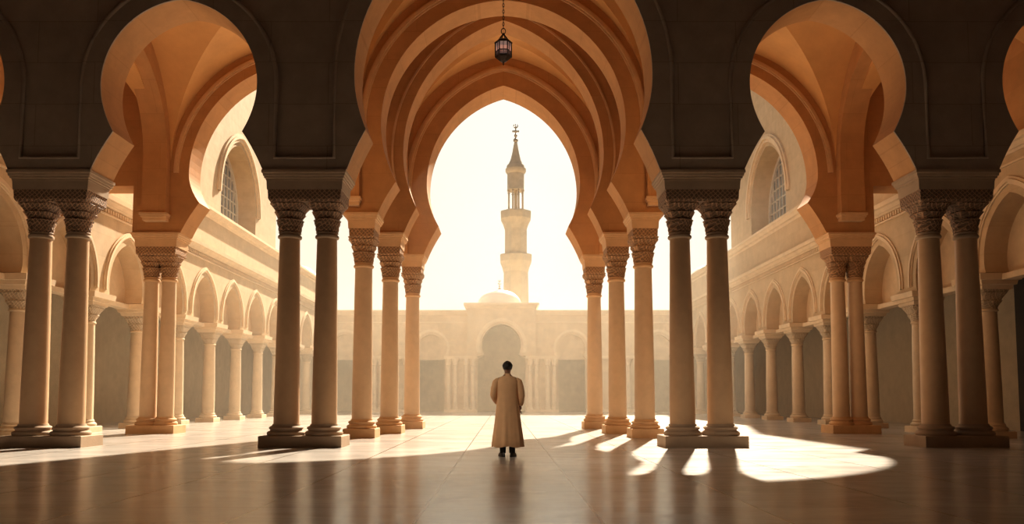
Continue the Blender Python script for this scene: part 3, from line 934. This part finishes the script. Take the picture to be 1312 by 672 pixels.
def person():
    t = thing('person', 'person in a long tan robe standing with back to the viewer, facing the courtyard', 'person', (0.075, 14.42, 0))
    # y+ is the way he faces.  skeleton: pelvis, spine, neck, legs, arms (hands meet in front of the belt)
    V = [(0, 0, 0.95), (0, 0.0, 1.12), (0, -0.01, 1.30), (0, -0.01, 1.43), (0, 0.0, 1.50), (0, 0.01, 1.56)]
    r = [(0.15, 0.11), (0.13, 0.10), (0.14, 0.10), (0.085, 0.07), (0.058, 0.058), (0.055, 0.055)]
    E = [(0, 1), (1, 2), (2, 3), (3, 4), (4, 5)]
    for s in (-1, 1):
        b = len(V)
        V += [(s*0.09, 0, 0.86), (s*0.095, 0.015, 0.48), (s*0.085, -0.01, 0.10)]
        r += [0.085, 0.056, 0.038]
        E += [(0, b), (b, b+1), (b+1, b+2)]
        b = len(V)
        # shoulder, elbow, wrist
        V += [(s*0.185, -0.005, 1.41), (s*0.255, -0.03, 1.13), (s*0.175, 0.13, 0.98)] if s < 0 else [(s*0.185, -0.005, 1.41), (s*0.255, -0.03, 1.12), (s*0.235, 0.07, 0.93)]
        r += [0.045, 0.040, 0.028]
        E += [(3, b), (b, b+1), (b+1, b+2)]
    body = skin_mesh(V, E, r, 0)
    bm = bmesh.new(); bm.from_mesh(body)
    # head: loft of rings, y+ is the face
    H0 = 1.535
    rings = []
    prof = [(0.0, 0.050, 0.052, 0.006), (0.025, 0.056, 0.066, 0.016), (0.05, 0.063, 0.080, 0.016), (0.085, 0.070, 0.092, 0.006), (0.12, 0.075, 0.097, 0.0), (0.155, 0.075, 0.097, -0.003), (0.185, 0.067, 0.088, -0.006), (0.207, 0.048, 0.064, -0.008), (0.217, 0.02, 0.026, -0.008)]
    for dz, rx, ry, oy in prof:
        ring = []
        for i in range(32):
            a = 2*PI*i/32
            x, y = rx*math.cos(a), ry*math.sin(a)
            # face relief: nose, brow, eye sockets, chin
            if y > 0:
                fx = abs(x)
                if 0.05 <= dz <= 0.10: y += 0.020*max(0, 1-fx/0.016)*(1.25-abs(dz-0.065)/0.05)
                if 0.10 < dz < 0.13: y -= 0.006*max(0, 1-abs(fx-0.03)/0.016)
                if dz <= 0.03: y += 0.010*max(0, 1-fx/0.03)
            ring.append((x, y+oy+0.012, H0+dz))
        rings.append(ring)
    loft(bm, rings)
    for s in (-1, 1):
        ball(bm, (s*0.076, 0.005, H0+0.095), 0.03, 0.35, 0.7, 1.05, 12)       # ears
        ball(bm, (s*0.030, 0.095, H0+0.112), 0.011, seg=10)                    # eyes
    ball(bm, (0, 0.103, H0+0.036), 0.02, 1.2, 0.35, 0.28, 10)                  # mouth
    # hands: palm + five fingers each, skinned separately, rooted in the palm
    for s, w, dirv in ((-1, Vector((-0.175, 0.13, 0.98)), Vector((0.55, 0.5, -0.65))), (1, Vector((0.235, 0.07, 0.93)), Vector((-0.08, 0.35, -0.93)))):
        d = dirv.normalized()
        side = Vector((0, 1, 0.3)).cross(d).normalized(); acr = d.cross(side).normalized()
        HV = [w, w+d*0.05, w+d*0.085]; HR = [(0.026, 0.02), (0.036, 0.02), (0.038, 0.018)]
        HE = [(0, 1), (1, 2)]
        pm = skin_mesh([tuple(v) for v in HV], HE, HR, 0, 2); bm.from_mesh(pm)
        for q, (o_, ln_) in enumerate(((-0.03, 0.066), (-0.01, 0.076), (0.01, 0.072), (0.03, 0.056))):
            b0 = w+d*0.075+acr*o_; b1 = b0+d*ln_*0.5+side*(-s)*0.006; b2 = b1+d*ln_*0.35+side*(-s)*0.018; b3 = b2+d*ln_*0.2+side*(-s)*0.018
            bm.from_mesh(skin_mesh([tuple(x) for x in (b0, b1, b2, b3)], [(0, 1), (1, 2), (2, 3)], [0.0095, 0.009, 0.008, 0.007], 0, 1))
        b0 = w+d*0.025+acr*0.022; b1 = b0+d*0.025+acr*0.028; b2 = b1+d*0.03+acr*0.008
        bm.from_mesh(skin_mesh([tuple(x) for x in (b0, b1, b2)], [(0, 1), (1, 2)], [0.012, 0.010, 0.008], 0, 1))
    obj('body', bm, M['skin'], t, True)
    # hair: short, curly, full crown down to the nape
    bm = nb()
    n = 40
    rings = []
    for k_ in range(13):
        u = k_/12
        z = H0+0.225-0.165*u if True else 0
        ring = []
        ph = math.asin(min(1, (1-u)))
        for i in range(n):
            a = 2*PI*i/n
            x, y = math.cos(a), math.sin(a)
            wob = 1+0.07*noise.noise(Vector((x*4, y*4, z*38)))+0.04*noise.noise(Vector((x*9, y*9, z*80)))
            rr = math.cos(ph)**0.75 if u < 1 else 1.0
            rr = math.sqrt(max(0.02, 1-(1-min(1, u*1.5))**2))
            taper = 1.0 if u < 0.65 else 1.0-0.28*(u-0.65)/0.35
            rx, ry = 0.094*rr*wob*taper, 0.112*rr*wob*taper
            yy = y*ry-0.002
            zz = z
            if y > 0.1 and u > 0.35:       # hairline stays high over the face
                zz = max(z, H0+0.150+0.02*y)
            ring.append((x*rx, yy+0.004, zz))
        rings.append(ring)
    loft(bm, rings[::-1])
    obj('hair', bm, M['hair'], t, True)
    # robe
    bm = nb()
    prof = [(0.185, 0.285, 0.205, 0.0), (0.19, 0.290, 0.210, 0.0), (0.35, 0.272, 0.195, 0.0), (0.55, 0.250, 0.180, 0.0), (0.75, 0.228, 0.166, 0.0), (0.92, 0.208, 0.155, 0.0), (1.06, 0.195, 0.146, 0.0),
            (1.20, 0.200, 0.143, -0.005), (1.31, 0.208, 0.138, -0.01), (1.385, 0.205, 0.122, -0.012), (1.425, 0.185, 0.104, -0.012), (1.455, 0.145, 0.088, -0.008), (1.475, 0.098, 0.074, -0.002), (1.495, 0.070, 0.066, 0.003), (1.515, 0.064, 0.062, 0.006), (1.525, 0.060, 0.059, 0.006)]
    n = 72
    rings = []
    for z, rx, ry, oy in prof:
        f = max(0.0, (1.15-z)/0.95)
        ring = []
        for i in range(n):
            a = 2*PI*i/n
            fold = 1+f*(0.060*math.sin(7*a+0.8)+0.045*math.sin(11*a+2.1+0.6*z)+0.02*math.sin(17*a))
            wr = 0.004*noise.noise(Vector((math.cos(a)*5, math.sin(a)*5, z*7)))
            ring.append(((rx*fold+wr)*math.cos(a), (ry*fold+wr)*math.sin(a)+oy, z-(0.012*math.sin(5*a) if z < 0.2 else 0)))
        rings.append(ring)
    # turn the hem back inside so that the cloth has an edge
    inner = [(x*0.95, y*0.95, z+0.02) for x, y, z in rings[0]]
    inner2 = [(x*0.60, y*0.60, 0.9) for x, y, z in rings[0]]
    loft(bm, [inner2, inner]+rings, cap=False)
    robe = obj('robe', bm, M['robe'], t, True)
    for s in (-1, 1):
        sh = Vector((s*0.150, -0.008, 1.40)); s2 = Vector((s*0.205, -0.010, 1.365))
        el = Vector((s*0.258, -0.03, 1.12)); wr_ = Vector((-0.190, 0.105, 1.00)) if s < 0 else Vector((0.238, 0.055, 0.955))
        path, rad = [], []
        cps = [(sh, 0.058), (s2, 0.070), (s2.lerp(el, 0.5)+Vector((s*0.010, -0.004, 0)), 0.066), (el, 0.062), (el.lerp(wr_, 0.5)+Vector((s*0.004, -0.006, -0.006)), 0.056), (wr_, 0.052)]
        for (p, a), (q, b) in zip(cps, cps[1:]):
            for i in range(5):
                tt = i/5; path.append(p.lerp(q, tt)); rad.append(a+(b-a)*tt)
        path.append(wr_); rad.append(0.052)
        rings = []
        up0 = Vector((0, 1, 0))
        for i, p in enumerate(path):
            aP = path[max(0, i-1)]; bP = path[min(len(path)-1, i+1)]
            tdir = (bP-aP).normalized(); sx = tdir.cross(up0).normalized(); uy = sx.cross(tdir)
            ring = []
            for q in range(24):
                a = 2*PI*q/24
                rr = rad[i]*(1+0.06*noise.noise(Vector((math.cos(a)*2, math.sin(a)*2, i*0.9)))+0.04*math.sin(i*1.7+a))
                ring.append(p+rr*(math.cos(a)*sx+math.sin(a)*uy))
            rings.append(ring)
        rings.append([wr_+(p-wr_)*0.75 for p in rings[-1]])
        obj('sleeve', loft(nb(), rings), M['robe'], robe, True)
    # trousers and shoes
    for s in (-1, 1):
        x = s*0.085
        obj('trouser_leg', loft(nb(), [[(x+r_*math.cos(2*PI*i/20), -0.008+r_*math.sin(2*PI*i/20), z) for i in range(20)] for z, r_ in ((0.07, 0.052), (0.12, 0.055), (0.25, 0.060), (0.45, 0.066))]), M['trouser'], t, True)
        yaw = s*0.32
        bm = nb()
        rings = []
        for z, k1, k2 in ((0.0, 1, 1), (0.02, 1.03, 1.03), (0.05, 0.95, 0.93), (0.085, 0.72, 0.55), (0.11, 0.62, 0.36)):
            ring = []
            for i in range(24):
                a = 2*PI*i/24
                ly = math.sin(a); lx = math.cos(a)
                wv = 0.046*(1+0.12*ly)
                yy = (0.145*ly)*k2+(0.055 if k2 > 0.8 else 0.055*(k2-0.2))
                xx = wv*lx*k1
                ring.append((x+xx*math.cos(yaw)+yy*math.sin(yaw), -0.01+yy*math.cos(yaw)-xx*math.sin(yaw), z+0.001))
            rings.append(ring)
        obj('shoe', loft(bm, rings), M['shoe'], t, True)
    return t
person()

# ------------------------------------------------------------------ ground, hall around the viewer
struct('floor', box(nb(), -45, 45, -14, 130, -0.3, 0.0), M['floor'])
struct('ceiling_hall', box(nb(), -15.3, 15.3, -12, 17.0, TOP, TOP+0.4), M['front'])
for s, sd in ((-1, 'left'), (1, 'right')):
    struct('wall_hall_'+sd, box(nb(), *sorted((s*14.8, s*15.3)), -12, 16.95, 0, TOP+0.4), M['front'])
struct('wall_hall_back', box(nb(), -15.3, 15.3, -12.5, -12, 0, TOP+0.4), M['front'])

# ------------------------------------------------------------------ haze in the courtyard
def haze(name, b, dens, col):
    m = bpy.data.materials.new(name); m.use_nodes = True
    nt = m.node_tree
    for n in list(nt.nodes): nt.nodes.remove(n)
    o = nt.nodes.new('ShaderNodeOutputMaterial'); v = nt.nodes.new('ShaderNodeVolumePrincipled')
    v.inputs['Color'].default_value = (*col, 1); v.inputs['Density'].default_value = dens
    v.inputs['Anisotropy'].default_value = 0.35
    nt.links.new(v.outputs[0], o.inputs['Volume'])
    ob = obj(name, box(nb(), *b), m)
    ob['kind'] = 'stuff'; ob['label'] = 'warm sunlit haze hanging in the open courtyard'; ob['category'] = 'haze'
    return ob
haze('haze', (-21.9, 21.9, 24.45, 62, 0.01, 8.6), 0.0060, (1.0, 0.90, 0.74))

# ------------------------------------------------------------------ light
az, el = math.radians(15), math.radians(37.5)
sd_ = bpy.data.lights.new('sun', 'SUN'); sd_.energy = 13.5; sd_.angle = math.radians(0.9); sd_.color = (1.0, 0.87, 0.68)
so = bpy.data.objects.new('sun', sd_); C.objects.link(so)
to_sun = Vector((math.sin(az)*math.cos(el), math.cos(az)*math.cos(el), math.sin(el)))
so.rotation_euler = to_sun.to_track_quat('Z', 'Y').to_euler(); so.location = (20, 60, 40)

# unseen warm fill lights added behind the front piers, plus a spot on the figure
def fill_light(name, kind, loc, power, col, size, aim=None, cone=None):
    l = bpy.data.lights.new(name, kind); l.energy = power; l.color = col; l.shadow_soft_size = size
    if kind == 'SPOT': l.spot_size = math.radians(cone); l.spot_blend = 1.0
    ob = bpy.data.objects.new(name, l); C.objects.link(ob); ob.location = loc
    if aim: ob.rotation_euler = (Vector(loc)-Vector(aim)).to_track_quat('Z', 'Y').to_euler()
    return ob
for s in (-1, 1):
    fill_light('added_gallery_fill', 'POINT', (s*4.4, 18.5, 6.9), 45, (1.0, 0.62, 0.30), 0.35)
    fill_light('added_gallery_fill', 'POINT', (s*9.7, 18.5, 6.9), 30, (1.0, 0.62, 0.30), 0.35)
fill_light('added_hall_fill', 'SPOT', (-7.5, 6.5, 8.0), 2300, (1.0, 0.82, 0.62), 0.5, (0.1, 14.4, 0.9), 36)  # added spot that lifts the robed figure, no visible source

w = bpy.data.worlds.new('sky'); scene.world = w; w.use_nodes = True
nt = w.node_tree
for n in list(nt.nodes): nt.nodes.remove(n)
N, L = nt.nodes, nt.links
o = N.new('ShaderNodeOutputWorld'); bg = N.new('ShaderNodeBackground'); L.new(bg.outputs[0], o.inputs[0])
tc = N.new('ShaderNodeTexCoord')
dt = N.new('ShaderNodeVectorMath'); dt.operation = 'DOT_PRODUCT'
glow = Vector((0.075, 1.0, 0.33)).normalized()
dt.inputs[1].default_value = glow
nm = N.new('ShaderNodeVectorMath'); nm.operation = 'NORMALIZE'
L.new(tc.outputs['Generated'], nm.inputs[0]); L.new(nm.outputs[0], dt.inputs[0])
r = N.new('ShaderNodeValToRGB')
e = r.color_ramp.elements
e[0].position = 0.0; e[0].color = (0.42, 0.40, 0.40, 1)
e[1].position = 1.0; e[1].color = (1.12, 1.08, 0.95, 1)
x = e.new(0.90); x.color = (0.93, 0.84, 0.66, 1)
x = e.new(0.97); x.color = (1.02, 0.95, 0.79, 1)
L.new(dt.outputs['Value'], r.inputs['Fac']); L.new(r.outputs['Color'], bg.inputs['Color'])
bg.inputs['Strength'].default_value = 1.0

# ------------------------------------------------------------------ camera
cd = bpy.data.cameras.new('camera'); cam = bpy.data.objects.new('camera', cd); C.objects.link(cam)
cam.location = (0, 0, 1.08); cam.rotation_euler = (math.radians(94), 0, 0)
cd.sensor_width = 36; cd.lens = 1000/1312*36
cd.shift_y = (510-1000*math.tan(math.radians(4))-336)/1312
cd.shift_x = (656-645)/1312
cd.clip_end = 400
scene.camera = cam

scene.view_settings.view_transform = 'Standard'
scene.view_settings.look = 'None'
scene.view_settings.exposure = 0.0
scene.view_settings.gamma = 0.90
scene.cycles.use_denoising = True
scene.cycles.max_bounces = 10
scene.cycles.diffuse_bounces = 6
scene.cycles.volume_bounces = 1
